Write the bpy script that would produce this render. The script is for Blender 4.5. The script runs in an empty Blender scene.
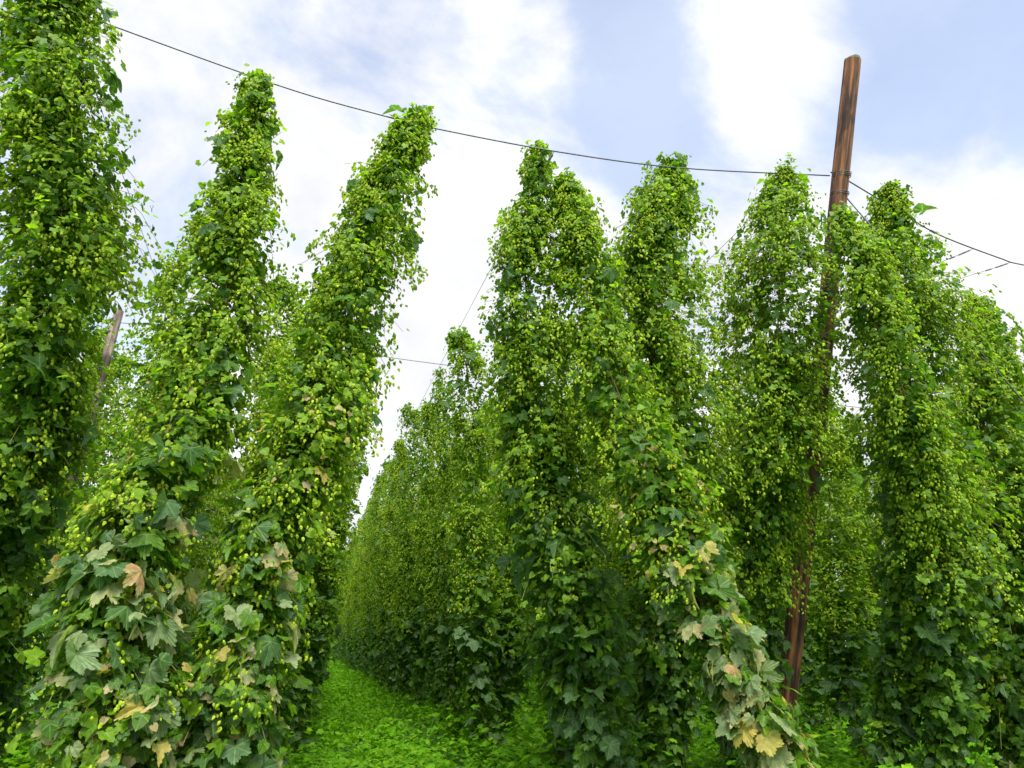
import bpy, math, random
import numpy as np

S = bpy.context.scene
COL = S.collection
R = math.radians
rng = np.random.default_rng(7)

# ------------------------------------------------------------------ helpers
def tag(o, label=None, cat=None, group=None, kind=None):
    if label: o['label'] = label
    if cat: o['category'] = cat
    if group: o['group'] = group
    if kind: o['kind'] = kind
    return o

def empty(name, loc=(0, 0, 0)):
    o = bpy.data.objects.new(name, None)
    o.empty_display_size = .2
    o.location = loc
    COL.objects.link(o)
    return o

def link(name, me, mat=None, parent=None):
    o = bpy.data.objects.new(name, me)
    if mat is not None and not me.materials:
        me.materials.append(mat)
    COL.objects.link(o)
    if parent is not None:
        o.parent = parent
    return o

def mesh_np(name, V, loops, starts, facecol=None, lp=None, smooth=False):
    """mesh straight from numpy arrays"""
    me = bpy.data.meshes.new(name)
    me.vertices.add(len(V)); me.vertices.foreach_set('co', np.ascontiguousarray(V, np.float32).ravel())
    me.loops.add(len(loops)); me.loops.foreach_set('vertex_index', loops.astype(np.int32))
    me.polygons.add(len(starts)); me.polygons.foreach_set('loop_start', starts.astype(np.int32))
    me.polygons.foreach_set('use_smooth', np.full(len(starts), smooth, dtype=bool))
    if facecol is not None:
        a = me.attributes.new('tint', 'FLOAT_COLOR', 'FACE')
        c = np.zeros((len(starts), 4), np.float32); c[:, :facecol.shape[1]] = facecol
        a.data.foreach_set('color', c.ravel())
    if lp is not None:
        a = me.attributes.new('blade', 'FLOAT_VECTOR', 'POINT')
        a.data.foreach_set('vector', np.ascontiguousarray(lp, np.float32).ravel())
    me.update(calc_edges=True)
    return me

def mesh_py(name, V, F, smooth=True):
    me = bpy.data.meshes.new(name)
    me.from_pydata([tuple(v) for v in V], [], F)
    me.polygons.foreach_set('use_smooth', [smooth] * len(F))
    me.update()
    return me

def norm(a):
    return a / np.maximum(np.linalg.norm(a, axis=-1, keepdims=True), 1e-9)

def tube(pts, rad, seg=8, caps=True):
    pts = np.array(pts, float); n = len(pts)
    rad = np.broadcast_to(np.array(rad, float), (n,))
    V, F = [], []
    ref = np.array([0.31, .95, .05])
    for i in range(n):
        t = norm(pts[min(i + 1, n - 1)] - pts[max(i - 1, 0)])
        a = norm(np.cross(t, ref)); b = np.cross(t, a)
        for k in range(seg):
            th = 2 * math.pi * k / seg
            V.append(pts[i] + rad[i] * (a * math.cos(th) + b * math.sin(th)))
    for i in range(n - 1):
        for k in range(seg):
            F.append((i * seg + k, i * seg + (k + 1) % seg, (i + 1) * seg + (k + 1) % seg, (i + 1) * seg + k))
    if caps:
        F.append(tuple(range(seg))[::-1]); F.append(tuple((n - 1) * seg + k for k in range(seg)))
    return V, F

def join(parts):
    V, F = [], []
    for v, f in parts:
        o = len(V); V += list(v); F += [tuple(i + o for i in q) for q in f]
    return V, F

# ------------------------------------------------------------------ materials
def mat(name):
    m = bpy.data.materials.new(name); m.use_nodes = True
    nt = m.node_tree; nt.nodes.clear()
    return m, nt, nt.nodes.new, nt.links.new

def leaf_material(name, transl=.48, rough=.5, spec=.22, veins=True, back=1.25):
    m, nt, N, L = mat(name)
    out = N('ShaderNodeOutputMaterial'); pr = N('ShaderNodeBsdfPrincipled'); tr = N('ShaderNodeBsdfTranslucent')
    mx = N('ShaderNodeMixShader'); mx.inputs[0].default_value = transl
    at = N('ShaderNodeAttribute'); at.attribute_name = 'tint'
    col = at.outputs['Color']
    geo = N('ShaderNodeNewGeometry')
    if veins:
        bl = N('ShaderNodeAttribute'); bl.attribute_name = 'blade'
        sx = N('ShaderNodeSeparateXYZ'); L(bl.outputs['Vector'], sx.inputs[0])
        # paler midrib, and mottling from position
        ab = N('ShaderNodeMath'); ab.operation = 'ABSOLUTE'; L(sx.outputs['X'], ab.inputs[0])
        mr = N('ShaderNodeMapRange'); mr.inputs[1].default_value = .0; mr.inputs[2].default_value = .045
        mr.inputs[3].default_value = .55; mr.inputs[4].default_value = 0; L(ab.outputs[0], mr.inputs[0])
        mm = N('ShaderNodeMixRGB'); mm.blend_type = 'MIX'; mm.inputs[2].default_value = (.22, .32, .12, 1)
        L(mr.outputs[0], mm.inputs[0])
        # old leaves wither from the margin inwards, in blotches
        nz = N('ShaderNodeTexNoise'); nz.inputs['Scale'].default_value = 17; nz.inputs['Detail'].default_value = 4; L(geo.outputs['Position'], nz.inputs['Vector'])
        f1 = N('ShaderNodeMath'); f1.operation = 'MULTIPLY_ADD'; L(sx.outputs['Z'], f1.inputs[0]); f1.inputs[1].default_value = .55; L(at.outputs['Alpha'], f1.inputs[2])
        f2 = N('ShaderNodeMath'); f2.operation = 'MULTIPLY_ADD'; L(nz.outputs[0], f2.inputs[0]); f2.inputs[1].default_value = 1.3; L(f1.outputs[0], f2.inputs[2])
        f3 = N('ShaderNodeMapRange'); f3.interpolation_type = 'SMOOTHSTEP'; f3.inputs[1].default_value = 1.28; f3.inputs[2].default_value = 1.62; L(f2.outputs[0], f3.inputs[0])
        gate = N('ShaderNodeMath'); gate.operation = 'GREATER_THAN'; L(at.outputs['Alpha'], gate.inputs[0]); gate.inputs[1].default_value = .02
        f4 = N('ShaderNodeMath'); f4.operation = 'MULTIPLY'; L(f3.outputs[0], f4.inputs[0]); g2 = N('ShaderNodeMath'); g2.operation = 'MULTIPLY'; L(gate.outputs[0], g2.inputs[0]); g2.inputs[1].default_value = .78; L(g2.outputs[0], f4.inputs[1])
        th = N('ShaderNodeTexNoise'); th.inputs['Scale'].default_value = 5; L(geo.outputs['Position'], th.inputs['Vector'])
        tr2 = N('ShaderNodeValToRGB'); tr2.color_ramp.elements[0].position = .38; tr2.color_ramp.elements[0].color = (.30, .32, .12, 1)
        tr2.color_ramp.elements[1].position = .62; tr2.color_ramp.elements[1].color = (.37, .29, .15, 1); L(th.outputs[0], tr2.inputs[0])
        wi = N('ShaderNodeMixRGB'); L(f4.outputs[0], wi.inputs[0]); L(col, wi.inputs[1]); L(tr2.outputs[0], wi.inputs[2])
        L(wi.outputs[0], mm.inputs[1]); col = mm.outputs[0]
    no = N('ShaderNodeTexNoise'); no.inputs['Scale'].default_value = 38; no.inputs['Detail'].default_value = 3
    L(geo.outputs['Position'], no.inputs['Vector'])
    hs = N('ShaderNodeHueSaturation'); L(col, hs.inputs['Color'])
    v = N('ShaderNodeMapRange'); v.inputs[1].default_value = .3; v.inputs[2].default_value = .7
    v.inputs[3].default_value = .78; v.inputs[4].default_value = 1.25
    L(no.outputs[0], v.inputs[0]); L(v.outputs[0], hs.inputs['Value'])
    # the underside of a hop leaf is paler
    bk = N('ShaderNodeMixRGB'); bk.blend_type = 'MULTIPLY'; bk.inputs[2].default_value = (back, back, back * 1.1, 1)
    L(geo.outputs['Backfacing'], bk.inputs[0]); L(hs.outputs[0], bk.inputs[1])
    L(bk.outputs[0], pr.inputs['Base Color'])
    tc = N('ShaderNodeMixRGB'); tc.blend_type = 'MULTIPLY'; tc.inputs[0].default_value = 1
    tc.inputs[2].default_value = (1.4, 1.5, .5, 1); L(bk.outputs[0], tc.inputs[1])
    L(tc.outputs[0], tr.inputs['Color'])
    pr.inputs['Roughness'].default_value = rough
    pr.inputs['Specular IOR Level'].default_value = spec
    L(pr.outputs[0], mx.inputs[1]); L(tr.outputs[0], mx.inputs[2]); L(mx.outputs[0], out.inputs[0])
    return m

M_LEAF = leaf_material('hop_leaf')
M_CONE = leaf_material('hop_cone', transl=.3, rough=.6, spec=.2, veins=False, back=1.0)
M_WEED = leaf_material('weed_leaf', transl=.4, rough=.6, spec=.12, veins=False, back=1.0)

def wood_material(name, c1, c2, c3, scale=1.):
    m, nt, N, L = mat(name)
    out = N('ShaderNodeOutputMaterial'); pr = N('ShaderNodeBsdfPrincipled')
    tc = N('ShaderNodeTexCoord'); mp = N('ShaderNodeMapping'); mp.inputs['Scale'].default_value = (22 * scale, 22 * scale, 1.1 * scale)
    L(tc.outputs['Object'], mp.inputs[0])
    n1 = N('ShaderNodeTexNoise'); n1.inputs['Scale'].default_value = 1.0; n1.inputs['Detail'].default_value = 7; n1.inputs['Roughness'].default_value = .65
    L(mp.outputs[0], n1.inputs['Vector'])
    r1 = N('ShaderNodeValToRGB'); e = r1.color_ramp.elements
    e[0].position = .40; e[0].color = (*c1, 1); e[1].position = .62; e[1].color = (*c3, 1)
    k = e.new(.5); k.color = (*c2, 1)
    L(n1.outputs[0], r1.inputs[0])
    mp2 = N('ShaderNodeMapping'); mp2.inputs['Scale'].default_value = (5, 5, 1.6); L(tc.outputs['Object'], mp2.inputs[0])
    n2 = N('ShaderNodeTexNoise'); n2.inputs['Scale'].default_value = 1.3; n2.inputs['Detail'].default_value = 5
    L(mp2.outputs[0], n2.inputs['Vector'])
    r2 = N('ShaderNodeValToRGB'); r2.color_ramp.elements[0].position = .42; r2.color_ramp.elements[0].color = (.10, .09, .09, 1)
    r2.color_ramp.elements[1].position = .52; r2.color_ramp.elements[1].color = (1, 1, 1, 1)
    L(n2.outputs[0], r2.inputs[0])
    mm = N('ShaderNodeMixRGB'); mm.blend_type = 'MULTIPLY'; mm.inputs[0].default_value = .8
    L(r1.outputs[0], mm.inputs[1]); L(r2.outputs[0], mm.inputs[2])
    L(mm.outputs[0], pr.inputs['Base Color']); pr.inputs['Roughness'].default_value = .82
    bp = N('ShaderNodeBump'); bp.inputs['Strength'].default_value = .6; bp.inputs['Distance'].default_value = .02
    L(n1.outputs[0], bp.inputs['Height']); L(bp.outputs[0], pr.inputs['Normal'])
    L(pr.outputs[0], out.inputs[0])
    return m

def plain(name, c, rough=.6, metal=0., var=.25, scale=30):
    m, nt, N, L = mat(name)
    out = N('ShaderNodeOutputMaterial'); pr = N('ShaderNodeBsdfPrincipled')
    tc = N('ShaderNodeTexCoord'); no = N('ShaderNodeTexNoise'); no.inputs['Scale'].default_value = scale; no.inputs['Detail'].default_value = 4
    L(tc.outputs['Object'], no.inputs['Vector'])
    r = N('ShaderNodeValToRGB'); r.color_ramp.elements[0].position = .3; r.color_ramp.elements[1].position = .7
    r.color_ramp.elements[0].color = (*[x * (1 - var) for x in c], 1); r.color_ramp.elements[1].color = (*[x * (1 + var) for x in c], 1)
    L(no.outputs[0], r.inputs[0]); L(r.outputs[0], pr.inputs['Base Color'])
    pr.inputs['Roughness'].default_value = rough; pr.inputs['Metallic'].default_value = metal
    L(pr.outputs[0], out.inputs[0])
    return m

M_POLE = wood_material('weathered_pole_wood', (.020, .014, .011), (.105, .042, .022), (.34, .12, .045))
M_POLE2 = wood_material('grey_pole_wood', (.10, .075, .055), (.24, .19, .15), (.34, .28, .22))
M_POLETOP = plain('sawn_pole_end', (.13, .12, .095), .9, 0, .4, 14)
M_WIRE = plain('steel_cable', (.10, .10, .11), .5, .6, .3, 60)
M_STEM = plain('bine_stem', (.17, .12, .05), .8, 0, .45, 9)

def ground_material():
    m, nt, N, L = mat('soil_and_weeds')
    out = N('ShaderNodeOutputMaterial'); pr = N('ShaderNodeBsdfPrincipled')
    tc = N('ShaderNodeTexCoord')
    n1 = N('ShaderNodeTexNoise'); n1.inputs['Scale'].default_value = 9; n1.inputs['Detail'].default_value = 8; n1.inputs['Roughness'].default_value = .7
    L(tc.outputs['Object'], n1.inputs['Vector'])
    r = N('ShaderNodeValToRGB'); e = r.color_ramp.elements
    e[0].position = .32; e[0].color = (.04, .09, .012, 1); e[1].position = .62; e[1].color = (.08, .21, .012, 1)
    L(n1.outputs[0], r.inputs[0]); L(r.outputs[0], pr.inputs['Base Color']); pr.inputs['Roughness'].default_value = .9
    bp = N('ShaderNodeBump'); bp.inputs['Strength'].default_value = .8; bp.inputs['Distance'].default_value = .05
    L(n1.outputs[0], bp.inputs['Height']); L(bp.outputs[0], pr.inputs['Normal'])
    L(pr.outputs[0], out.inputs[0])
    return m

# ------------------------------------------------------------------ leaf and cone templates
# every template: verts (n,3) with petiole at the origin, blade along +Y, normal +Z; faces of a fixed size
def lobed(outline, droop, fold, cup):
    """fan blade from (angle deg, radius) outline points; angle 90 = tip"""
    P = [(0, .12, 0)]
    for a, r in outline:
        x = r * math.cos(R(a)); y = r * math.sin(R(a)) + .12
        P.append((x, y, 0))
    P = np.array(P, float)
    x, y = P[:, 0], P[:, 1]
    P[:, 2] = fold * np.abs(x) - droop * np.clip(y, 0, None) ** 2 - cup * x * x + .05 * np.sin(np.arctan2(y, x) * 7 + cup * 9) * np.hypot(x, y)
    n = len(outline)
    F = np.array([(0, i + 1, i + 2) for i in range(n - 1)], int)
    rr = np.hypot(x, y - .12); an = np.degrees(np.arctan2(y - .12, x))
    tips = (90, 37, 143, -22, 202) if n > 12 else (90, 30, 150)
    dv = np.min([np.abs((an - t + 180) % 360 - 180) for t in tips], axis=0)
    lp = np.stack([rr * np.minimum(R(1) * dv, .6), y, rr], 1); lp[0, 0] = 0
    return P, F, lp

BIG = [(-80, .26), (-62, .56), (-42, .66), (-22, .72), (-4, .70), (8, .66), (22, .82), (36, .94), (48, .84), (59, .66), (70, .80), (80, .92), (90, 1.0),
       (100, .92), (110, .80), (121, .66), (132, .84), (144, .94), (158, .82), (172, .66), (184, .70), (202, .72), (222, .66), (242, .56), (260, .26)]
def serrate(o, k=.055):
    r = [o[0]]
    for (a0, r0), (a1, r1) in zip(o, o[1:]):
        r.append((a0 + (a1 - a0) * .45, (r0 * .55 + r1 * .45) * (1 + k))); r.append((a0 + (a1 - a0) * .6, (r0 * .4 + r1 * .6) * (1 - k)))
        r.append((a1, r1))
    return r
MED = [(-72, .30), (-45, .60), (-22, .66), (5, .60), (22, .76), (38, .86), (58, .64), (74, .86), (90, 1.0), (106, .86), (122, .64), (142, .86), (158, .76), (175, .60), (202, .66), (225, .60), (252, .30)]
SMALL = [(-60, .32), (-15, .60), (30, .66), (60, .76), (90, 1.0), (120, .76), (150, .66), (195, .60), (240, .32)]
BIGS = serrate(BIG)
T_BIG = [lobed(BIGS, .2, .26, .35), lobed(BIGS, .5, .05, .6), lobed(BIGS, .1, .42, .1), lobed(BIGS, .65, -.15, .65), lobed(BIGS, .75, .35, -.1)]
T_MED = [lobed(MED, .2, .25, .3), lobed(MED, .42, .05, .4), lobed(MED, .05, .4, .1), lobed(MED, .35, -.15, .6)]
T_SMALL = [lobed(SMALL, .2, .3, .2), lobed(SMALL, .45, .1, .3), lobed(SMALL, .3, -.2, .5)]
def diamond(droop, fold):
    P = np.array([(0, 0, 0), (.42, .45, fold), (0, 1, -droop), (-.42, .45, fold)], float)
    return P, np.array([(0, 1, 2), (0, 2, 3)], int), P.copy()
T_LOD = [diamond(.25, .18), diamond(.45, -.05), diamond(.1, .28)]

def cone_t(rings, seg, zig):
    """hop cone hanging along -Y .. petiole at origin, overlapping bracts as a zig-zag of ring radii"""
    V = [(0, 0, 0)]
    for i, (t, r) in enumerate(rings):
        for k in range(seg):
            a = 2 * math.pi * (k + .5 * (i % 2)) / seg
            q = r * (1 + (zig if k % 2 else -zig))
            V.append((q * math.cos(a), t, q * math.sin(a)))
    V.append((0, 1, 0)); V = np.array(V, float)
    F = []
    n = len(rings)
    for k in range(seg):
        F.append((0, 1 + k, 1 + (k + 1) % seg))
        for i in range(n - 1):
            a, b = 1 + i * seg + k, 1 + i * seg + (k + 1) % seg
            F.append((a, a + seg, b)); F.append((b, a + seg, b + seg))
        F.append((1 + (n - 1) * seg + k, len(V) - 1, 1 + (n - 1) * seg + (k + 1) % seg))
    return V, np.array(F, int), V.copy()
T_CONE = [cone_t([(.12, .19), (.42, .29), (.78, .18)], 6, .16), cone_t([(.12, .16), (.36, .27), (.72, .2)], 6, .18)]
T_CONE_LOD = [cone_t([(.4, .30)], 4, 0)]

def twig_t():
    a = 1.
    V = np.array([(a, 0, 0), (-a * .5, 0, a * .87), (-a * .5, 0, -a * .87), (a, 1, 0), (-a * .5, 1, a * .87), (-a * .5, 1, -a * .87)], float)
    F = np.array([(0, 1, 4), (0, 4, 3), (1, 2, 5), (1, 5, 4), (2, 0, 3), (2, 3, 5)], int)
    return V, F, V.copy() + .5
T_TWIG = [twig_t()]
TWIG = (.13, .14, .02)

class Batch:
    """gathers instances of templates, then bakes them into ONE mesh"""
    def __init__(self): self.items = []
    def add(self, templates, pos, tip, nrm, size, col, wid=None):
        n = len(pos)
        if n == 0: return
        if col.shape[1] == 3: col = np.hstack([col, np.zeros((n, 1))])
        tip = norm(tip); nrm = norm(nrm - tip * np.sum(nrm * tip, 1, keepdims=True)); x = np.cross(tip, nrm)
        B = np.stack([x, tip, nrm], 1) * np.asarray(size)[:, None, None]      # rows: images of X,Y,Z
        if wid is not None: B[:, 0] *= (wid / np.maximum(size, 1e-4))[:, None]; B[:, 2] *= (wid / np.maximum(size, 1e-4))[:, None]
        ch = rng.integers(0, len(templates), n)
        for i, t in enumerate(templates):
            k = ch == i
            if k.any(): self.items.append((t, pos[k], B[k], col[k]))
    def bake(self, name, smooth=False, lp=True):
        Vs, Ls, Cs, Ps, off = [], [], [], [], 0
        for (P, F, q), pos, B, col in self.items:
            n, m = len(pos), len(P)
            V = np.einsum('vi,nij->nvj', P, B) + pos[:, None, :]
            Vs.append(V.reshape(-1, 3))
            Ls.append((F[None] + (np.arange(n) * m)[:, None, None] + off).reshape(-1))
            Cs.append(np.repeat(col, len(F), axis=0))
            if lp: Ps.append(np.tile(q, (n, 1)))
            off += n * m
        loops = np.concatenate(Ls)
        return mesh_np(name, np.concatenate(Vs), loops, np.arange(0, len(loops), 3), np.concatenate(Cs),
                       np.concatenate(Ps) if lp else None, smooth)

# ------------------------------------------------------------------ hop bine generator
def catmull(ctrl, n=160):
    C = np.array(ctrl, float); C = np.vstack([2 * C[0] - C[1], C, 2 * C[-1] - C[-2]])
    m = len(C) - 3; out = []
    for u in np.linspace(0, m - 1e-6, n):
        i = int(u); t = u - i
        p0, p1, p2, p3 = C[i:i + 4]
        out.append(.5 * ((2 * p1) + (-p0 + p2) * t + (2 * p0 - 5 * p1 + 4 * p2 - p3) * t * t + (-p0 + 3 * p1 - 3 * p2 + p3) * t ** 3))
    return np.array(out)

def mixc(a, b, t):
    return np.array(a)[None] * (1 - t[:, None]) + np.array(b)[None] * t[:, None]

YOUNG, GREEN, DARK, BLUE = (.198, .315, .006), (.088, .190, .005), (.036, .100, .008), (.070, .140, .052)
CONE_A, CONE_B = (.33, .42, .024), (.165, .275, .008)
PALE, YELLOW, TAN, RUST = (.21, .26, .12), (.36, .30, .06), (.46, .37, .22), (.30, .16, .06)

def rnd_dir(n):
    return norm(rng.normal(size=(n, 3)))

def make_bine(ctrl, lod=0, dens=1., cones=1., big=0., aged=0., dark=0., bigz=3.0, conez=1.0, size=1., bare=.05):
    """ctrl: (x, y, z, radius) from the top down. returns meshes (foliage, cones, stem)"""
    path = catmull(ctrl); pc = path[:, :3]; pr = np.maximum(path[:, 3], .05)
    seg = np.linalg.norm(np.diff(pc, axis=0), axis=1); cum = np.concatenate([[0], np.cumsum(seg)]); Lt = cum[-1]
    def at(s):
        return np.stack([np.interp(s, cum, pc[:, k]) for k in range(3)], 1), np.interp(s, cum, pr)
    leaf, cone = Batch(), Batch()
    up = np.array([0, 0, 1.])
    # --- side shoots
    if lod == 0: dens = dens * float(np.clip(pr.mean() / .36, .85, 1.5))
    ns = int((180 if lod == 0 else 125) * dens * Lt)
    s = rng.uniform(0, Lt, ns); c, r = at(s)
    az = rng.uniform(0, 2 * math.pi, ns)
    # clumps: shoots gather around random spots of the column, which leaves gaps between
    nc = int(Lt * 8.5); cs, ca = rng.uniform(0, Lt, nc), rng.uniform(0, 2 * math.pi, nc)
    pick = rng.integers(0, nc, ns); gat = rng.random(ns) < .74
    s = np.where(gat, np.clip(cs[pick] + rng.normal(0, .13, ns), 0, Lt), s); az = np.where(gat, ca[pick] + rng.normal(0, .33, ns), az)
    c, r = at(s)
    crad = rng.uniform(.55, 1.38, nc)[pick]
    out = np.stack([np.cos(az), np.sin(az), np.zeros(ns)], 1)
    ln = r * np.where(gat, crad, 1) * rng.uniform(.55, 1.08, ns)
    fly = rng.random(ns) < .025; ln = np.where(fly, ln * rng.uniform(1.1, 1.4, ns), ln)
    ln = np.minimum(ln, 1.3 * r + .03)
    rise = rng.uniform(.15, .75, ns); sag = rng.uniform(.35, 1.0, ns)
    tp = (s < .6) & (rng.random(ns) < .12); rise = np.where(tp, rng.uniform(.5, 1.1, ns), rise); ln = np.where(tp, np.maximum(ln, rng.uniform(.08, .22, ns)), ln)
    zfrac = lambda z: np.clip(z / 7., 0, 1)
    prev = c
    for q0 in ((.3, .55, .8, 1.0) if lod == 0 else (.4, .75, 1.0)):
        q = q0 + rng.normal(0, .07, ns)
        p = c + out * (ln * q)[:, None] + up * (ln * (rise * q - sag * q * q))[:, None] + rng.normal(0, .03, (ns, 3))
        z = p[:, 2]
        if lod == 0:
            dv = p - prev; dl = np.linalg.norm(dv, axis=1); leaf.add(T_TWIG, prev, dv, rnd_dir(ns), dl, np.tile(TWIG, (ns, 1)), np.full(ns, .0022)); prev = p
        for sgn in (1, -1):
            keep = (rng.random(ns) < .9) & (z > rng.uniform(.04, bare + .01, ns))
            n = keep.sum(); pp = p[keep] + rng.normal(0, .035, (n, 3)); oo = out[keep]
            side = np.cross(oo, up) * sgn
            tip = oo * .55 - up * rng.uniform(.1, .9, (n, 1)) + side * .7 + rng.normal(0, .35, (n, 3))
            nr = oo * .65 + up * .75 + rng.normal(0, .38, (n, 3))
            zz = z[keep]
            sz = np.where(zz > 4, rng.uniform(.028, .056, n), np.where(zz > 2, rng.uniform(.032, .068, n), rng.uniform(.04, .086, n))) * size
            if lod: sz *= 1.36
            t = rng.random(n)
            y = np.clip(.62 * zfrac(zz) + .35 * q0 + rng.normal(0, .22, n) - .25 - .5 * dark, 0, 1)
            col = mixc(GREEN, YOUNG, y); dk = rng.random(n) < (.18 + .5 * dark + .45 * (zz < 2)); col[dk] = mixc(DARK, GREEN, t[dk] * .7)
            if aged:
                ag = (rng.random(n) < aged * .10 * (zz < 3.6)); col[ag] = mixc(YELLOW, TAN, t[ag]) * .8
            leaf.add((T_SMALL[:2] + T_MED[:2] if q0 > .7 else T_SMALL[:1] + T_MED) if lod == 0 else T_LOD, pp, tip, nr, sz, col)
        # cones in clusters under the node
        mean = (3.4 if lod == 0 else 1.8) * cones * (.55 + .6 * q0)
        k = rng.poisson(mean * 2.1, ns) * (rng.random(ns) < .46) * (z > conez) * (rng.random(ns) < np.clip((z - conez) / 1.6, .15, 1))
        idx = np.repeat(np.arange(ns), k); n = len(idx)
        if n:
            pp = p[idx] + rng.normal(0, .032, (n, 3)) - up * rng.uniform(0, .13, (n, 1)) + out[idx] * .015
            tip = -up + rng.normal(0, .35, (n, 3)) + out[idx] * .25
            sz = rng.uniform(.026, .047, n) * (1 if lod == 0 else 1.2) * size
            col = mixc(CONE_B, CONE_A, np.clip(rng.random(n) * .9 + .15 - .5 * dark, 0, 1))
            cone.add(T_CONE if lod == 0 else T_CONE_LOD, pp, tip, rnd_dir(n), sz, col)
    # --- dangling tendrils with cones
    nt = int(Lt * 2.2 * cones)
    st = rng.uniform(0, Lt * .75, nt); c2, r2 = at(st); a2 = rng.uniform(0, 2 * math.pi, nt)
    o2 = np.stack([np.cos(a2), np.sin(a2), np.zeros(nt)], 1)
    ll = rng.uniform(.2, .5, nt)
    rr = rng.uniform(.9, 1.1, nt); prev = c2 + o2 * (r2 * .55)[:, None] + up * .06
    bend = rng.normal(0, .06, (nt, 3))
    for q in np.linspace(0, 1, 9):
        pp = c2 + o2 * (r2 * rr)[:, None] - up * (ll * q)[:, None] + bend * math.sin(q * 4) + rng.normal(0, .006, (nt, 3))
        n = nt; dv = pp - prev
        leaf.add(T_TWIG, prev, dv, rnd_dir(n), np.linalg.norm(dv, axis=1), np.tile(TWIG, (n, 1)), np.full(n, .0018)); prev = pp
        for e in range(2):
            dx = rng.normal(0, .022, (n, 3))
            leaf.add(T_SMALL if lod == 0 else T_LOD, pp, dx * 20 + o2 * .3 - up * .8, rnd_dir(n) + o2 + up, rng.uniform(.03, .06, n), mixc(GREEN, YOUNG, rng.random(n)))
            cone.add(T_CONE if lod == 0 else T_CONE_LOD, pp + dx, -up + rng.normal(0, .3, (n, 3)), rnd_dir(n), rng.uniform(.03, .048, n), mixc(CONE_B, CONE_A, rng.random(n)))
    # --- inner leaves round the stem
    ni = int((150 if lod == 0 else 95) * dens * Lt)
    s = rng.uniform(0, Lt, ni); c, r = at(s); az = rng.uniform(0, 2 * math.pi, ni)
    o = np.stack([np.cos(az), np.sin(az), np.zeros(ni)], 1)
    p = c + o * (r * np.sqrt(rng.uniform(.02, .62, ni)))[:, None] + rng.normal(0, .05, (ni, 3)); k = p[:, 2] > rng.uniform(.05, bare + .01, ni)
    p, o, n = p[k], o[k], k.sum()
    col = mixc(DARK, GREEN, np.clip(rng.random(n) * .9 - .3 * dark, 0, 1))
    sz = rng.uniform(.06, .105, n) * np.where((p[:, 2] > 4) & (lod == 0), .72, 1) * (1 if lod == 0 else 1.3) * size
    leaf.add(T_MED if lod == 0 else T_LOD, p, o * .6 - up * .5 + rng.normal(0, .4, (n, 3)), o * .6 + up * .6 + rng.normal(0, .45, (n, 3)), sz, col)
    # --- big palmate leaves of the lower bine
    if big > 0:
        nb = int(125 * big * Lt)
        s = rng.uniform(0, Lt, nb); c, r = at(s); az = rng.uniform(0, 2 * math.pi, nb)
        keep = rng.random(nb) < np.clip((bigz - c[:, 2]) / 1.1 + .12, .04, 1); s, c, r, az = s[keep], c[keep], r[keep], az[keep]; n = len(s)
        o = np.stack([np.cos(az), np.sin(az), np.zeros(n)], 1)
        p = c + o * (r * rng.uniform(.55, 1.06, n))[:, None] + rng.normal(0, .04, (n, 3)); k = p[:, 2] > rng.uniform(.04, bare + .05, n)
        p, o, c, n = p[k], o[k], c[k], k.sum()
        sz = (.055 + .10 * rng.random(n) ** 1.5) * size * (1 if lod == 0 else 1.15)
        t = rng.random(n); col = mixc(BLUE, DARK, np.clip(t * .8 + .8 * dark - .1, 0, 1))
        u = rng.random(n); a = aged * np.clip((bigz + .8 - p[:, 2]) / 2.2, 0, 1)
        fresh = rng.random(n) < .22; col[fresh] = mixc(GREEN, BLUE, t[fresh])
        m1 = u < a * .68; col[m1] = mixc(PALE, BLUE, t[m1] * .75)
        age = np.where(u < a * .46, rng.uniform(.10, .74, n), 0.)
        m3 = u < a * .03; col[m3] = mixc(RUST, TAN, t[m3])
        m4 = (u > .98 - .02 * a) & (a > 0); col[m4] = mixc(YELLOW, PALE, t[m4] * .5)
        col = np.hstack([col, age[:, None]])
        leaf.add(T_BIG if lod == 0 else T_MED, p, o * .8 - up * rng.uniform(.25, 1.0, (n, 1)) + rng.normal(0, .38, (n, 3)),
                 o * .55 + up * .85 + rng.normal(0, .36, (n, 3)), sz, col)
    # --- twisted stem climbing the string
    ss = np.linspace(0, Lt, 60 if lod == 0 else 24); cc, _ = at(ss); ph = ss * 7
    par = []
    for off in ((0, 2.1, 4.2) if lod == 0 else (0,)):
        w = np.stack([np.cos(ph + off), np.sin(ph + off), ph * 0], 1) * .022
        par.append(tube(cc + w, np.linspace(.006, .013, len(ss)), 5))
    V, F = join(par)
    return leaf.bake('foliage'), cone.bake('hop_cones', smooth=False, lp=False), mesh_py('stem', V, F)

def place_bine(meshes, label, group, loc=(0, 0, 0), rot=(0, 0, 0), sc=(1, 1, 1)):
    e = empty('hop_bine', loc); e.rotation_euler = rot; e.scale = sc
    tag(e, label, 'hop plant', group)
    link('foliage', meshes[0], M_LEAF, e); link('hop_cones', meshes[1], M_CONE, e); link('stem', meshes[2], M_STEM, e)
    return e

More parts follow.
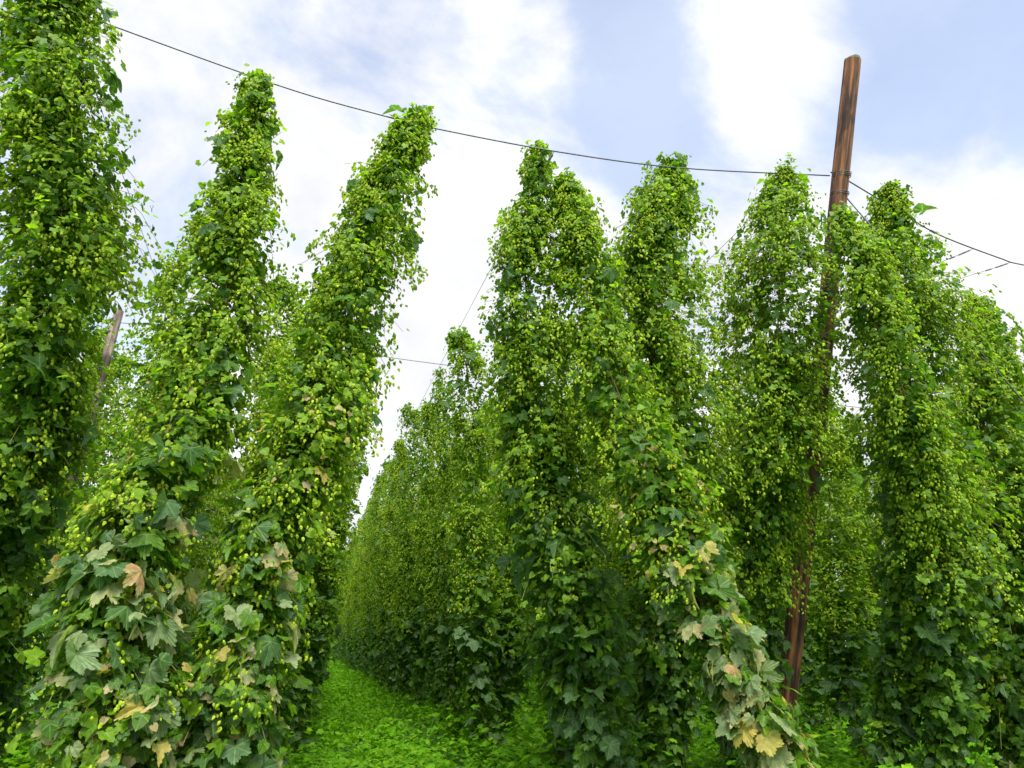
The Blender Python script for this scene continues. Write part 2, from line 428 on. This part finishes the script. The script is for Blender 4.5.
# ------------------------------------------------------------------ the front bines, on the outermost cable
FRONT = [
 ('wide dense hop bine leaning in at the far left edge, taller than the frame',
  dict(dens=1.25, cones=.95, big=.6, dark=.12, bigz=3.5, conez=1.2),
  [(-2.61,5.20,7.45,0.27),(-2.48,5.25,6.91,0.54),(-2.25,5.35,5.79,0.61),(-2.10,5.50,4.97,0.56),(-2.13,5.70,4.10,0.44),(-2.21,6.00,3.21,0.40),(-2.36,6.40,2.28,0.40),(-2.47,6.80,1.27,0.36),(-2.52,7.20,0.26,0.29)]),
 ('upright tall hop bine left of the steeply leaning one, big pale leaves low down',
  dict(dens=1.15, cones=1.05, big=1.5, aged=1.0, bigz=3.0, conez=.8),
  [(-0.95,6.00,6.95,0.13),(-0.92,6.00,6.60,0.32),(-0.92,6.00,5.87,0.40),(-0.90,6.00,5.22,0.43),(-0.89,5.90,4.46,0.37),(-0.90,5.80,3.77,0.36),(-0.96,5.65,3.14,0.35),(-1.16,5.50,2.50,0.35),(-1.20,5.40,1.89,0.37),(-1.04,5.30,1.29,0.32),(-0.98,5.25,0.65,0.28),(-0.91,5.20,0.17,0.13)]),
 ('hop bine leaning steeply to the right beside the open alley, thick with cones',
  dict(dens=1.2, cones=1.2, big=1.4, aged=.75, bigz=2.9, conez=.7),
  [(0.64,6.00,6.91,0.20),(0.53,6.00,6.36,0.37),(0.34,6.00,5.54,0.45),(0.16,6.00,4.76,0.46),(0.07,6.00,4.05,0.45),(-0.04,5.95,3.37,0.43),(-0.25,5.85,2.67,0.33),(-0.36,5.75,1.98,0.32),(-0.43,5.70,1.37,0.32),(-0.45,5.65,0.76,0.30),(-0.39,5.60,0.10,0.15)]),
 ('central hop bine with a sharp pointed tip and dark leaves near the ground',
  dict(dens=1.0, cones=.9, big=1.3, dark=.16, bigz=3.3, bare=0.6, conez=1.9),
  [(2.12,6.25,6.96,0.12),(2.08,6.30,6.31,0.40),(2.00,6.40,5.47,0.52),(2.03,6.50,4.57,0.45),(2.19,6.65,3.54,0.45),(2.44,6.80,2.55,0.46),(2.73,7.00,1.61,0.42),(2.90,7.10,0.78,0.34),(2.99,7.20,0.12,0.19),(3.02,7.20,-0.09,0.16)]),
 ('hop bine slanting down to the right foreground, pale tan leaves along its foot',
  dict(dens=1.1, cones=1.1, big=1.5, aged=1.35, bigz=2.7, conez=1.3),
  [(2.40,6.15,6.52,0.12),(2.48,6.10,5.93,0.34),(2.55,6.00,5.10,0.45),(2.66,5.90,4.19,0.41),(2.84,5.75,3.45,0.43),(3.03,5.60,2.70,0.41),(3.18,5.40,2.01,0.26),(3.37,5.25,1.41,0.22),(3.51,5.10,0.93,0.22),(3.61,5.00,0.43,0.22),(3.63,4.95,0.02,0.13)]),
 ('hop bine with a blunt crown on the cable between the pointed bine and the pole',
  dict(dens=.95, cones=1.0, big=.9, dark=.1, bigz=2.8, bare=1.0, conez=1.2),
  [(3.74,6.15,7.06,0.19),(3.58,6.15,6.43,0.55),(3.32,6.20,5.70,0.66),(3.36,6.30,4.77,0.70),(3.60,6.60,3.85,0.68),(3.86,7.00,2.95,0.64),(3.90,7.30,1.91,0.40),(3.87,7.60,0.89,0.35),(3.87,7.80,0.19,0.23)]),
 ('rounded hop bine immediately left of the leaning brown pole',
  dict(dens=.95, cones=1.0, big=.8, dark=.1, bigz=2.6, bare=1.1, conez=1.2),
  [(5.18,6.00,7.05,0.24),(5.03,6.00,6.45,0.71),(4.93,6.00,5.60,0.97),(4.83,6.20,4.60,0.60),(4.87,6.60,3.60,0.49),(4.99,7.20,2.40,0.34),(5.11,7.80,1.20,0.33),(5.15,8.20,0.25,0.20)]),
 ('thin loose hop bine twined across the front of the leaning brown pole',
  dict(dens=.9, cones=1.1, big=.7, dark=.12, bigz=2.6, bare=1.1, conez=1.3),
  [(5.60,5.65,6.35,0.13),(5.50,5.50,5.80,0.40),(5.50,5.40,5.10,0.45),(5.72,5.45,4.20,0.34),(6.04,5.75,3.30,0.26),(6.28,6.20,2.41,0.22),(6.32,6.75,1.50,0.20),(6.24,7.05,0.59,0.17),(6.14,7.20,0.10,0.13)]),
 ('broad hop bine immediately right of the leaning brown pole',
  dict(dens=1.0, cones=1.0, big=.9, dark=.15, bigz=3.0, bare=0.8, conez=1.5),
  [(6.62,5.90,7.02,0.22),(6.59,5.95,6.42,0.66),(6.52,6.00,5.40,0.85),(6.48,6.10,4.30,0.73),(6.49,6.20,3.16,0.67),(6.52,6.35,2.11,0.53),(6.60,6.50,1.21,0.27),(6.58,6.60,0.44,0.23),(6.51,6.70,-0.20,0.13)]),
 ('short hop bine at the right edge of the view, its tip below the sagging cable',
  dict(dens=1.05, cones=1.1, big=.8, aged=.3, bigz=2.4, bare=0.9, conez=1.0),
  [(8.28,6.40,5.95,0.11),(8.34,6.40,5.50,0.59),(8.08,6.40,4.71,0.68),(7.85,6.40,3.78,0.71),(7.66,6.40,2.69,0.68),(7.71,6.50,1.60,0.59),(7.63,6.60,0.58,0.33),(7.45,6.60,-0.16,0.19)]),
]
for label, kw, ctrl in FRONT:
    # move the thing's origin to the foot of the bine
    foot = np.array(ctrl[-1][:3]); foot[2] = 0.
    zt = ctrl[0][2]
    c = [(x - foot[0], y - foot[1], z, r * (.55 + .45 * min(1, (zt - z) / 2.2))) for x, y, z, r in ctrl]
    place_bine(make_bine(c, 0, **kw), label, 'hop bines on the front cable', tuple(foot))

# ------------------------------------------------------------------ the rows behind: copies of a few grown bines
random.seed(11)
PROTO = []
for k in range(7):
    w = lambda: random.uniform(-.10, .10)
    top = random.uniform(6.75, 7.15)
    fat = random.uniform(.88, 1.12)
    ctrl = [(w(), w(), top, .12), (w(), w(), top - .5, .27 * fat), (w(), w(), 5.4, .34 * fat), (w(), w(), 4.2, .38 * fat), (w(), w(), 3.0, .36 * fat),
            (w(), w(), 1.9, .27 * fat), (w(), w(), 1.15, .19 * fat), (0, 0, .55, .13), (0, 0, 0, .06)]
    PROTO.append(make_bine(ctrl, 1, dens=1.0, cones=(1.1, .9, 1.2, .75, 1.0, 1.15, .8)[k], big=.6, dark=(-.08, .05, -.2, .16, -.04, -.22, .1)[k], bigz=2.6, conez=1.5, bare=1.7))

ROWS = {-3: (3, 'LR'), -2: (5, 'LR'), -1: (8, 'LR'), 0: (24, 'LR'), 1: (36, 'LR'), 2: (16, 'LR'), 3: (12, 'LR'), 4: (9, 'LR'), 5: (8, 'LR'), 6: (7, 'LR'), 7: (6, 'LR')}
ORD = ['nearest', 'second', 'third', 'fourth', 'fifth', 'sixth', 'seventh', 'eighth']
def row_label(k, j, sd):
    if k == 1:
        if sd == 'L':
            if j < 6: return '%s hop bine along the alley side of the receding central row' % ORD[j]
            return 'slender hop bine far down the alley side of the central row, one of many alike'
        return 'hop bine on the inner side of the receding central row, half hidden behind it'
    if k == 0:
        return 'light green hop bine in the row behind the upright and the steeply leaning bines'
    if k == -1: return 'hop bine in the row of the thin grey pole at the left'
    if k < -1: return 'hop bine in the rows beyond the thin grey pole at the left edge'
    if k == 2: return 'hop bine standing in line behind the leaning brown pole'
    if k == 3: return 'hop bine in the next row to the right of the leaning brown pole'
    return 'hop bine deep among the crowded rows at the right, beyond the pole'
GR = {1: 'hop bines of the central row along the alley', 0: 'hop bines of the row left of the alley', -1: 'hop bines of the row with the grey pole', 2: 'hop bines of the row behind the brown pole', 3: 'hop bines of the row right of the brown pole'}
for k, (nj, sides) in ROWS.items():
    cx = (2.96 if k > 0 else 2.9) + 3.05 * (k - 1)
    for j in range(nj):
        for sd in sides:
            if (k == 1 and sd == 'R' and j > 18) or (k == 0 and sd == 'L' and j > 8): continue
            sg = -1 if sd == 'L' else 1
            y = 11.1 + 1.85 * j + .02 * max(0, j - 12) ** 2 + random.uniform(-.25, .25) + (.9 if sd == 'R' else 0)
            x = cx + .02 + sg * .26 + random.uniform(-.08, .08)
            tilt = math.atan2(.50 + random.uniform(-.12, .12), 7) * sg
            sxy = random.uniform(.9, 1.12); sz = random.uniform(.97, 1.02)
            if j == 0: sxy *= 1.22; sz *= 1.04 if k != 1 else 1.0
            e = place_bine(random.choice(PROTO), row_label(k, j, sd), GR.get(k, 'hop bines of the far left rows' if k < 0 else 'hop bines of the far right rows'),
                       (x, y, 0), (0, 0, 0), (sxy * random.choice((-1, 1)), sxy, sz))
            # spin first, then lean outward in the V of the trellis
            from mathutils import Euler
            e.rotation_mode = 'QUATERNION'
            e.rotation_quaternion = Euler((random.uniform(-.02, .02), tilt, 0)).to_quaternion() @ Euler((0, 0, random.uniform(0, 6.28))).to_quaternion()

# shorter, later bines in the bay between the front cable and the first full cross cable
BAY = [(-2.30, 9.9, .97, 1.1, .01, 'lower hop bine in the gap between the far left bine and the upright one'),
       (-.2, 9.3, .90, 1.05, -.01, 'light hop bine seen in the gap between the upright and the steeply leaning bines'),
       (3.2, 9.0, .88, 1.25, .0, 'hop bine filling the gap behind the pointed central bine and the blunt crowned one'),
       (4.55, 9.0, .84, 1.3, .0, 'hop bine in the gap between the blunt crowned bine and the rounded one'),
       (6.75, 9.6, .88, 1.15, -.01, 'hop bine in the gap just behind the foot of the brown pole'),
       (7.75, 9.2, .86, 1.25, .01, 'hop bine in the gap behind the short bine at the right edge')]
for x, y, sz, sxy, tilt, lab in BAY:
    place_bine(random.choice(PROTO), lab, 'later hop bines in the front bay', (x, y, 0), (0, tilt, 0), (sxy, -sxy, sz))

# ------------------------------------------------------------------ poles
def pole(name, base, top, r0, r1, m, label, clamp_z=None, lean_seed=1):
    base, top = np.array(base, float), np.array(top, float)
    rd = random.Random(lean_seed)
    root = empty(name, tuple(base)); tag(root, label, 'pole')
    d = top - base; ln = np.linalg.norm(d)
    n = 40; V, F = [], []
    seg = 18
    lump = [rd.uniform(-.06, .06) for _ in range(seg)]
    from mathutils import Vector
    q = Vector(d).to_track_quat('Z', 'Y')
    for i in range(n + 1):
        t = i / n; r = r0 + (r1 - r0) * t
        for k in range(seg):
            a = 2 * math.pi * k / seg
            rr = r * (1 + lump[k] + .02 * math.sin(9 * t + k) + rd.uniform(-.012, .012))
            V.append((rr * math.cos(a) + .012 * math.sin(5 * t), rr * math.sin(a), ln * t * .996))
    for i in range(n):
        for k in range(seg):
            F.append((i * seg + k, i * seg + (k + 1) % seg, (i + 1) * seg + (k + 1) % seg, (i + 1) * seg + k))
    o = link('shaft', mesh_py('shaft', V, F), m, root); o.rotation_mode = 'QUATERNION'; o.rotation_quaternion = q
    # weathered sawn end
    V2 = [(v[0], v[1], v[2]) for v in V[-seg:]] + [(v[0] * .97, v[1] * .97, ln * (.9985 + .001 * math.cos(i))) for i, v in enumerate(V[-seg:])] + [(0, 0, ln)]
    V2 = [(x * 1.004, y * 1.004, z) for x, y, z in V2]
    F2 = [(k, (k + 1) % seg, seg + (k + 1) % seg, seg + k) for k in range(seg)] + [(seg + k, seg + (k + 1) % seg, 2 * seg) for k in range(seg)]
    o = link('sawn_end', mesh_py('sawn_end', V2, F2, False), M_POLETOP, root); o.rotation_mode = 'QUATERNION'; o.rotation_quaternion = q
    if clamp_z:
        for dz, turns in ((0, 3), (-.22, 2)):
            zz = clamp_z * ln + dz; rr = (r0 + (r1 - r0) * clamp_z) * 1.07
            pts = [(rr * math.cos(a), rr * math.sin(a), zz + .0035 * a) for a in np.linspace(0, 2 * math.pi * turns, 24 * turns)]
            V3, F3 = tube(pts, .005, 6)
            o = link('cable_wrap', mesh_py('cable_wrap', V3, F3), M_WIRE, root); o.rotation_mode = 'QUATERNION'; o.rotation_quaternion = q
    return root

pole('trellis_pole', (5.62, 8.25, 0), (5.86, 5.28, 8.40), .116, .094, M_POLE, 'thick brown weathered wooden pole leaning outward above the bines on the right', .832, 3)
pole('trellis_pole', (-3.62, 11.5, 0), (-3.44, 12.0, 6.9), .085, .07, M_POLE2, 'thin grey wooden pole among the bines on the left', .965, 5)

# ------------------------------------------------------------------ cables
def cable(name, pts, r, label, group=None, smooth_n=60, seg=6, ties=None):
    P = catmull(pts, smooth_n) if len(pts) > 2 else np.array([np.array(pts[0]) + (np.array(pts[1]) - np.array(pts[0])) * t + np.array([0, 0, -1]) * 0 for t in np.linspace(0, 1, 12)])
    base = P[0].copy(); V, F = tube(P - base, r, seg)
    o = link(name, mesh_py(name, V, F), M_WIRE); o.location = tuple(base)
    tag(o, label, 'cable', group)
    if ties:
        for t in ties:                         # twisted wire ends knotted round the cable
            i = t if isinstance(t, int) else int(t * (len(P) - 1))
            p = P[i] - base; d = norm(P[min(i + 1, len(P) - 1)] - P[max(i - 1, 0)])
            a = norm(np.cross(d, (0, 0, 1))); b = np.cross(d, a)
            u = np.linspace(0, 1, 40)
            hel = p + d * ((u - .5) * .09)[:, None] + (a[None] * np.cos(u * 31)[:, None] + b[None] * np.sin(u * 31)[:, None]) * (r + .006)
            V, F = tube(hel, .0035, 5); link('wire_tie', mesh_py('wire_tie', V, F), M_WIRE, o)
    return o

FC = [(-9, 6, 7.2), (-6, 6, 7.7), (-4.0, 6, 7.62), (-2.76, 6, 7.37), (-2.18, 6, 7.23), (-.66, 6, 6.92), (.29, 6, 6.81), (.86, 6, 6.77), (2.26, 6, 6.77), (3.75, 6, 6.87), (5.80, 5.93, 7.13)]
cable('front_cable', FC, .0085, 'long dark cable sagging across the sky from the upper left to the brown pole')
FC2 = [(5.80, 5.90, 7.16), (6.17, 6, 7.16), (6.87, 6, 6.84), (7.44, 6, 6.60), (8.37, 6, 6.41), (8.77, 6, 6.37), (10.4, 6, 6.38), (12.5, 6, 6.6), (14.6, 6, 7.1)]
cable('front_cable', FC2, .009, 'dark cable running from the brown pole down to the right edge of the view', ties=(.36,))
cable('guy_cable', [(5.86, 5.82, 6.78), (11.45, 5.84, 0.0)], .010, 'thick straight stay cable slanting down rightward from the brown pole')
xs = np.linspace(-10.5, 15, 12)
cable('cross_cable', [(x, 12.6, 6.86 + .12 * math.cos(x * 2 * math.pi / 9.15 + 1.4)) for x in xs], .0075, 'thin distant cable crossing the gap of sky above the alley')

def fz(x):
    P = np.array(FC + FC2); return float(np.interp(x, P[:, 0], P[:, 2]))
RW = [(-2.62, 'thin wire running away from the far left bine into the field'), (-.9, 'thin wire running back from the upright bine at the left'), (.62, 'thin wire running back from the top of the steeply leaning bine'),
      (2.19, 'thin wire rising in the sky left of the pointed central bine'), (3.72, 'thin wire running back from the blunt crowned bine'), (5.25, 'thin wire in the sky just left of the bine beside the pole'),
      (6.7, 'thin wire running back from the broad bine right of the pole'), (7.95, 'thin wire tied to the right cable, nearer the pole'), (8.55, 'thin wire tied to the right cable, nearer the frame edge')]
for x, lab in RW:
    xr = x
    pts = [(x, 6.0, fz(x) - .012), (xr, 7.6, (fz(x) + 6.9) / 2 - .03), (xr, 12.6, 6.88), (xr, 20, 6.86), (xr, 30, 6.84), (xr, 50, 6.86)]
    cable('row_wire', pts, .0036, lab, 'wires running back along the rows', 80, 5, ties=(1, 2, 4))

# ------------------------------------------------------------------ ground and weeds
def far_rows():
    b = Batch(); n = 9000; up = np.array([0, 0, 1.])
    x = rng.uniform(-14, 26, n); y = rng.uniform(88, 104, n); z = 7.0 * rng.random(n) ** .85
    keep = np.abs(((x + .1) / 1.5) % 1 - .5) < .12 + .26 * np.sin(np.pi * np.clip(z / 7, 0, 1)); x, y, z = x[keep], y[keep], z[keep]; n = len(x)
    p = np.stack([x, y, z], 1); t = rng.random(n)
    b.add(T_LOD, p, rng.normal(0, .5, (n, 3)) - up * .5, rng.normal(0, .5, (n, 3)) + np.array([0, -.6, .5]), rng.uniform(.25, .5, n), mixc(GREEN, YOUNG, t))
    o = link('far_hop_rows', b.bake('far_hop_rows', lp=False), M_WEED)
    tag(o, 'farthest hop rows closing the end of the alley', 'hop rows', None, 'stuff')
far_rows()
g = 400
me = mesh_py('ground', [(-g, -g, 0), (g, -g, 0), (g, g, 0), (-g, g, 0)], [(0, 1, 2, 3)], False)
tag(link('ground', me, ground_material()), 'flat weedy soil of the hop field', None, None, 'structure')

def weeds():
    b = Batch()
    up = np.array([0, 0, 1.])
    W1, W2, W3 = (.125, .30, .008), (.068, .20, .006), (.19, .34, .015)
    def patch(x0, x1, y0, y1, per, h, lo, hi, templates, sel=None):
        n = int((x1 - x0) * (y1 - y0) * per)
        x, y = rng.uniform(x0, x1, n), rng.uniform(y0, y1, n)
        # uneven sward: taller under the rows, lower in the alley; clumps
        d = np.abs(((x + .12) / 3.05 + .5) % 1 - .5) * 3.05
        cl = .5 + .5 * np.sin(x * 2.3 + 1.3 * np.sin(y * 1.7)) * np.sin(y * 2.1 + 1.1 * np.sin(x * 2.9))
        hh = h * (.45 + .75 * cl) * np.where(d < .75, 1.7, .85)
        z = hh * rng.uniform(0, 1, n) ** .7 + .01
        p = np.stack([x, y, z], 1); a = rng.uniform(0, 6.283, n); o = np.stack([np.cos(a), np.sin(a), np.zeros(n)], 1)
        t = rng.random(n)
        col = mixc(W2, W1, np.clip(t * .8 + .3 * cl, 0, 1)); k = rng.random(n) < .12; col[k] = mixc(W1, W3, t[k])
        b.add(templates, p, o - up * rng.uniform(-.5, .4, (n, 1)), up + rng.normal(0, .35, (n, 3)), rng.uniform(lo, hi, n), col)
    patch(-4, 10, 5.0, 12, 380, .20, .03, .075, T_SMALL + T_MED[:1])
    patch(-4, 10, 5.0, 14, 34, .44, .045, .095, T_MED)
    patch(-7, 14, 12, 20, 190, .30, .06, .13, T_LOD)
    patch(3.5, 16, 14, 20, 40, .5, .10, .18, T_LOD)
    patch(10, 17, 7, 12, 120, .28, .06, .13, T_LOD)
    patch(-2, 5, 20, 36, 120, .26, .09, .17, T_LOD)
    patch(5, 26, 20, 34, 45, .4, .12, .2, T_LOD)
    patch(14, 26, 9, 20, 60, .4, .1, .18, T_LOD)
    patch(-2, 5, 36, 90, 45, .28, .13, .25, T_LOD)
    o = link('weed_cover', b.bake('weed_cover', lp=False), M_WEED)
    tag(o, 'bright green carpet of low broad-leaved weeds in the alley and under the bines', 'weeds', None, 'stuff')
weeds()

# ------------------------------------------------------------------ sky, sun
SUN_EL, SUN_AZ = 56., 184.            # azimuth clockwise from +Y (the row direction): behind the camera, to its left
w = bpy.data.worlds.new('World'); S.world = w; w.use_nodes = True
nt = w.node_tree; nt.nodes.clear(); N = nt.nodes.new; L = nt.links.new
out = N('ShaderNodeOutputWorld'); bg = N('ShaderNodeBackground'); bg.inputs[1].default_value = .1
sky = N('ShaderNodeTexSky'); sky.sky_type = 'NISHITA'; sky.sun_disc = False
sky.sun_elevation = R(SUN_EL); sky.sun_rotation = R(SUN_AZ); sky.air_density = .9; sky.dust_density = 1.2
tc = N('ShaderNodeTexCoord'); sp = N('ShaderNodeSeparateXYZ'); L(tc.outputs['Generated'], sp.inputs[0])
def M(op, a, b=None, c=None):
    n = N('ShaderNodeMath'); n.operation = op
    for i, v in enumerate((a, b, c)):
        if v is None: continue
        if hasattr(v, 'links') or hasattr(v, 'is_linked'): L(v, n.inputs[i])
        else: n.inputs[i].default_value = v
    return n.outputs[0]
zz = M('ADD', M('MAXIMUM', sp.outputs['Z'], 0.0), .45)
cb = N('ShaderNodeCombineXYZ'); L(M('DIVIDE', sp.outputs['X'], zz), cb.inputs[0]); L(M('DIVIDE', sp.outputs['Y'], zz), cb.inputs[1]); cb.inputs[2].default_value = 3.1
n1 = N('ShaderNodeTexNoise'); n1.inputs['Scale'].default_value = 3.0; n1.inputs['Detail'].default_value = 10; n1.inputs['Roughness'].default_value = .6; n1.inputs['Distortion'].default_value = .35
L(cb.outputs[0], n1.inputs['Vector'])
n2 = N('ShaderNodeTexNoise'); n2.inputs['Scale'].default_value = 2.6; n2.inputs['Detail'].default_value = 9; n2.inputs['Roughness'].default_value = .58
L(cb.outputs[0], n2.inputs['Vector'])
dens = n1.outputs[0]
# cloud banks and openings of this particular sky: direction, half-width (cos), amount
BANKS = [((0.089, 0.694, 0.715), 0.008, -0.1), ((0.303, 0.688, 0.659), 0.008, -0.11), ((0.429, 0.656, 0.621), 0.006, -0.07), ((0.489, 0.559, 0.67), 0.005, 0.2), ((0.506, 0.661, 0.554), 0.003, 0.08), ((0.64, 0.485, 0.596), 0.014, -0.09), ((0.677, 0.413, 0.609), 0.01, -0.06), ((0.708, 0.548, 0.446), 0.006, 0.1), ((-0.177, 0.799, 0.574), 0.02, 0.05), ((0.199, 0.662, 0.723), 0.002, 0.1), ((0.15, 0.87, 0.45), 0.03, 0.06)]
for d, wdt, amt in BANKS:
    vd = N('ShaderNodeVectorMath'); vd.operation = 'DOT_PRODUCT'; nv = N('ShaderNodeVectorMath'); nv.operation = 'NORMALIZE'
    L(tc.outputs['Generated'], nv.inputs[0]); L(nv.outputs[0], vd.inputs[0]); vd.inputs[1].default_value = tuple(norm(np.array(d)))
    mr = N('ShaderNodeMapRange'); mr.interpolation_type = 'SMOOTHSTEP'; mr.inputs[1].default_value = 1 - wdt * 2; mr.inputs[2].default_value = 1 - wdt * .1
    mr.inputs[3].default_value = 0; mr.inputs[4].default_value = amt
    L(vd.outputs['Value'], mr.inputs[0]); dens = M('ADD', dens, mr.outputs[0])
lo = N('ShaderNodeMapRange'); lo.interpolation_type = 'SMOOTHSTEP'; lo.inputs[1].default_value = .18; lo.inputs[2].default_value = .62; lo.inputs[3].default_value = .16; lo.inputs[4].default_value = 0
L(sp.outputs['Z'], lo.inputs[0]); dens = M('ADD', dens, lo.outputs[0])     # cloud closes up towards the horizon
cr = N('ShaderNodeMapRange'); cr.interpolation_type = 'SMOOTHSTEP'; cr.inputs[1].default_value = .39; cr.inputs[2].default_value = .62; cr.inputs[3].default_value = .40; cr.inputs[4].default_value = 1.
L(dens, cr.inputs[0])
cc = N('ShaderNodeMixRGB'); cc.inputs[1].default_value = (2.32, 2.37, 2.55, 1); cc.inputs[2].default_value = (3.15, 3.15, 3.17, 1)
ms = N('ShaderNodeMapRange'); ms.inputs[1].default_value = .36; ms.inputs[2].default_value = .62; L(n2.outputs[0], ms.inputs[0]); L(ms.outputs[0], cc.inputs[0])
mx = N('ShaderNodeMixRGB'); sd = N('ShaderNodeVectorMath'); sd.operation = 'DOT_PRODUCT'; L(tc.outputs['Generated'], sd.inputs[0])
sd.inputs[1].default_value = (math.sin(R(SUN_AZ)) * math.cos(R(SUN_EL)), math.cos(R(SUN_AZ)) * math.cos(R(SUN_EL)), math.sin(R(SUN_EL)))
gl = N('ShaderNodeMapRange'); gl.interpolation_type = 'SMOOTHSTEP'; gl.inputs[1].default_value = .35; gl.inputs[2].default_value = 1; gl.inputs[3].default_value = 1; gl.inputs[4].default_value = 3.0
L(sd.outputs['Value'], gl.inputs[0])                   # cloud is brighter round the veiled sun
vs = N('ShaderNodeVectorMath'); vs.operation = 'SCALE'; L(cc.outputs[0], vs.inputs[0]); L(gl.outputs[0], vs.inputs['Scale'])
L(cr.outputs[0], mx.inputs[0]); L(sky.outputs[0], mx.inputs[1]); L(vs.outputs[0], mx.inputs[2])
L(mx.outputs[0], bg.inputs[0]); L(bg.outputs[0], out.inputs[0])

sun = bpy.data.lights.new('sun', 'SUN'); sun.energy = 2.0; sun.angle = R(25); sun.color = (1, .95, .86)
so = bpy.data.objects.new('sun', sun); COL.objects.link(so)
from mathutils import Vector
a = R(SUN_AZ); el = R(SUN_EL)
so.rotation_euler = Vector((math.sin(a) * math.cos(el), math.cos(a) * math.cos(el), math.sin(el))).to_track_quat('Z', 'Y').to_euler()
so.location = (0, -10, 20)

# ------------------------------------------------------------------ camera and render settings
cd = bpy.data.cameras.new('camera'); co = bpy.data.objects.new('camera', cd); COL.objects.link(co)
co.location = (0, 0, 1.7); co.rotation_euler = (R(90 + 20.1), 0, R(-15.9))
cd.sensor_width = 36; cd.lens = 700 / 1024 * 36; cd.clip_end = 2000; cd.clip_start = .05
S.camera = co
S.render.engine = 'CYCLES'
S.cycles.max_bounces = 10; S.cycles.diffuse_bounces = 6; S.cycles.transmission_bounces = 6; S.cycles.glossy_bounces = 2
S.cycles.use_denoising = True
S.view_settings.view_transform = 'Standard'; S.view_settings.look = 'None'; S.view_settings.gamma = 1
S.view_settings.use_curve_mapping = False
S.view_settings.exposure = 1.9
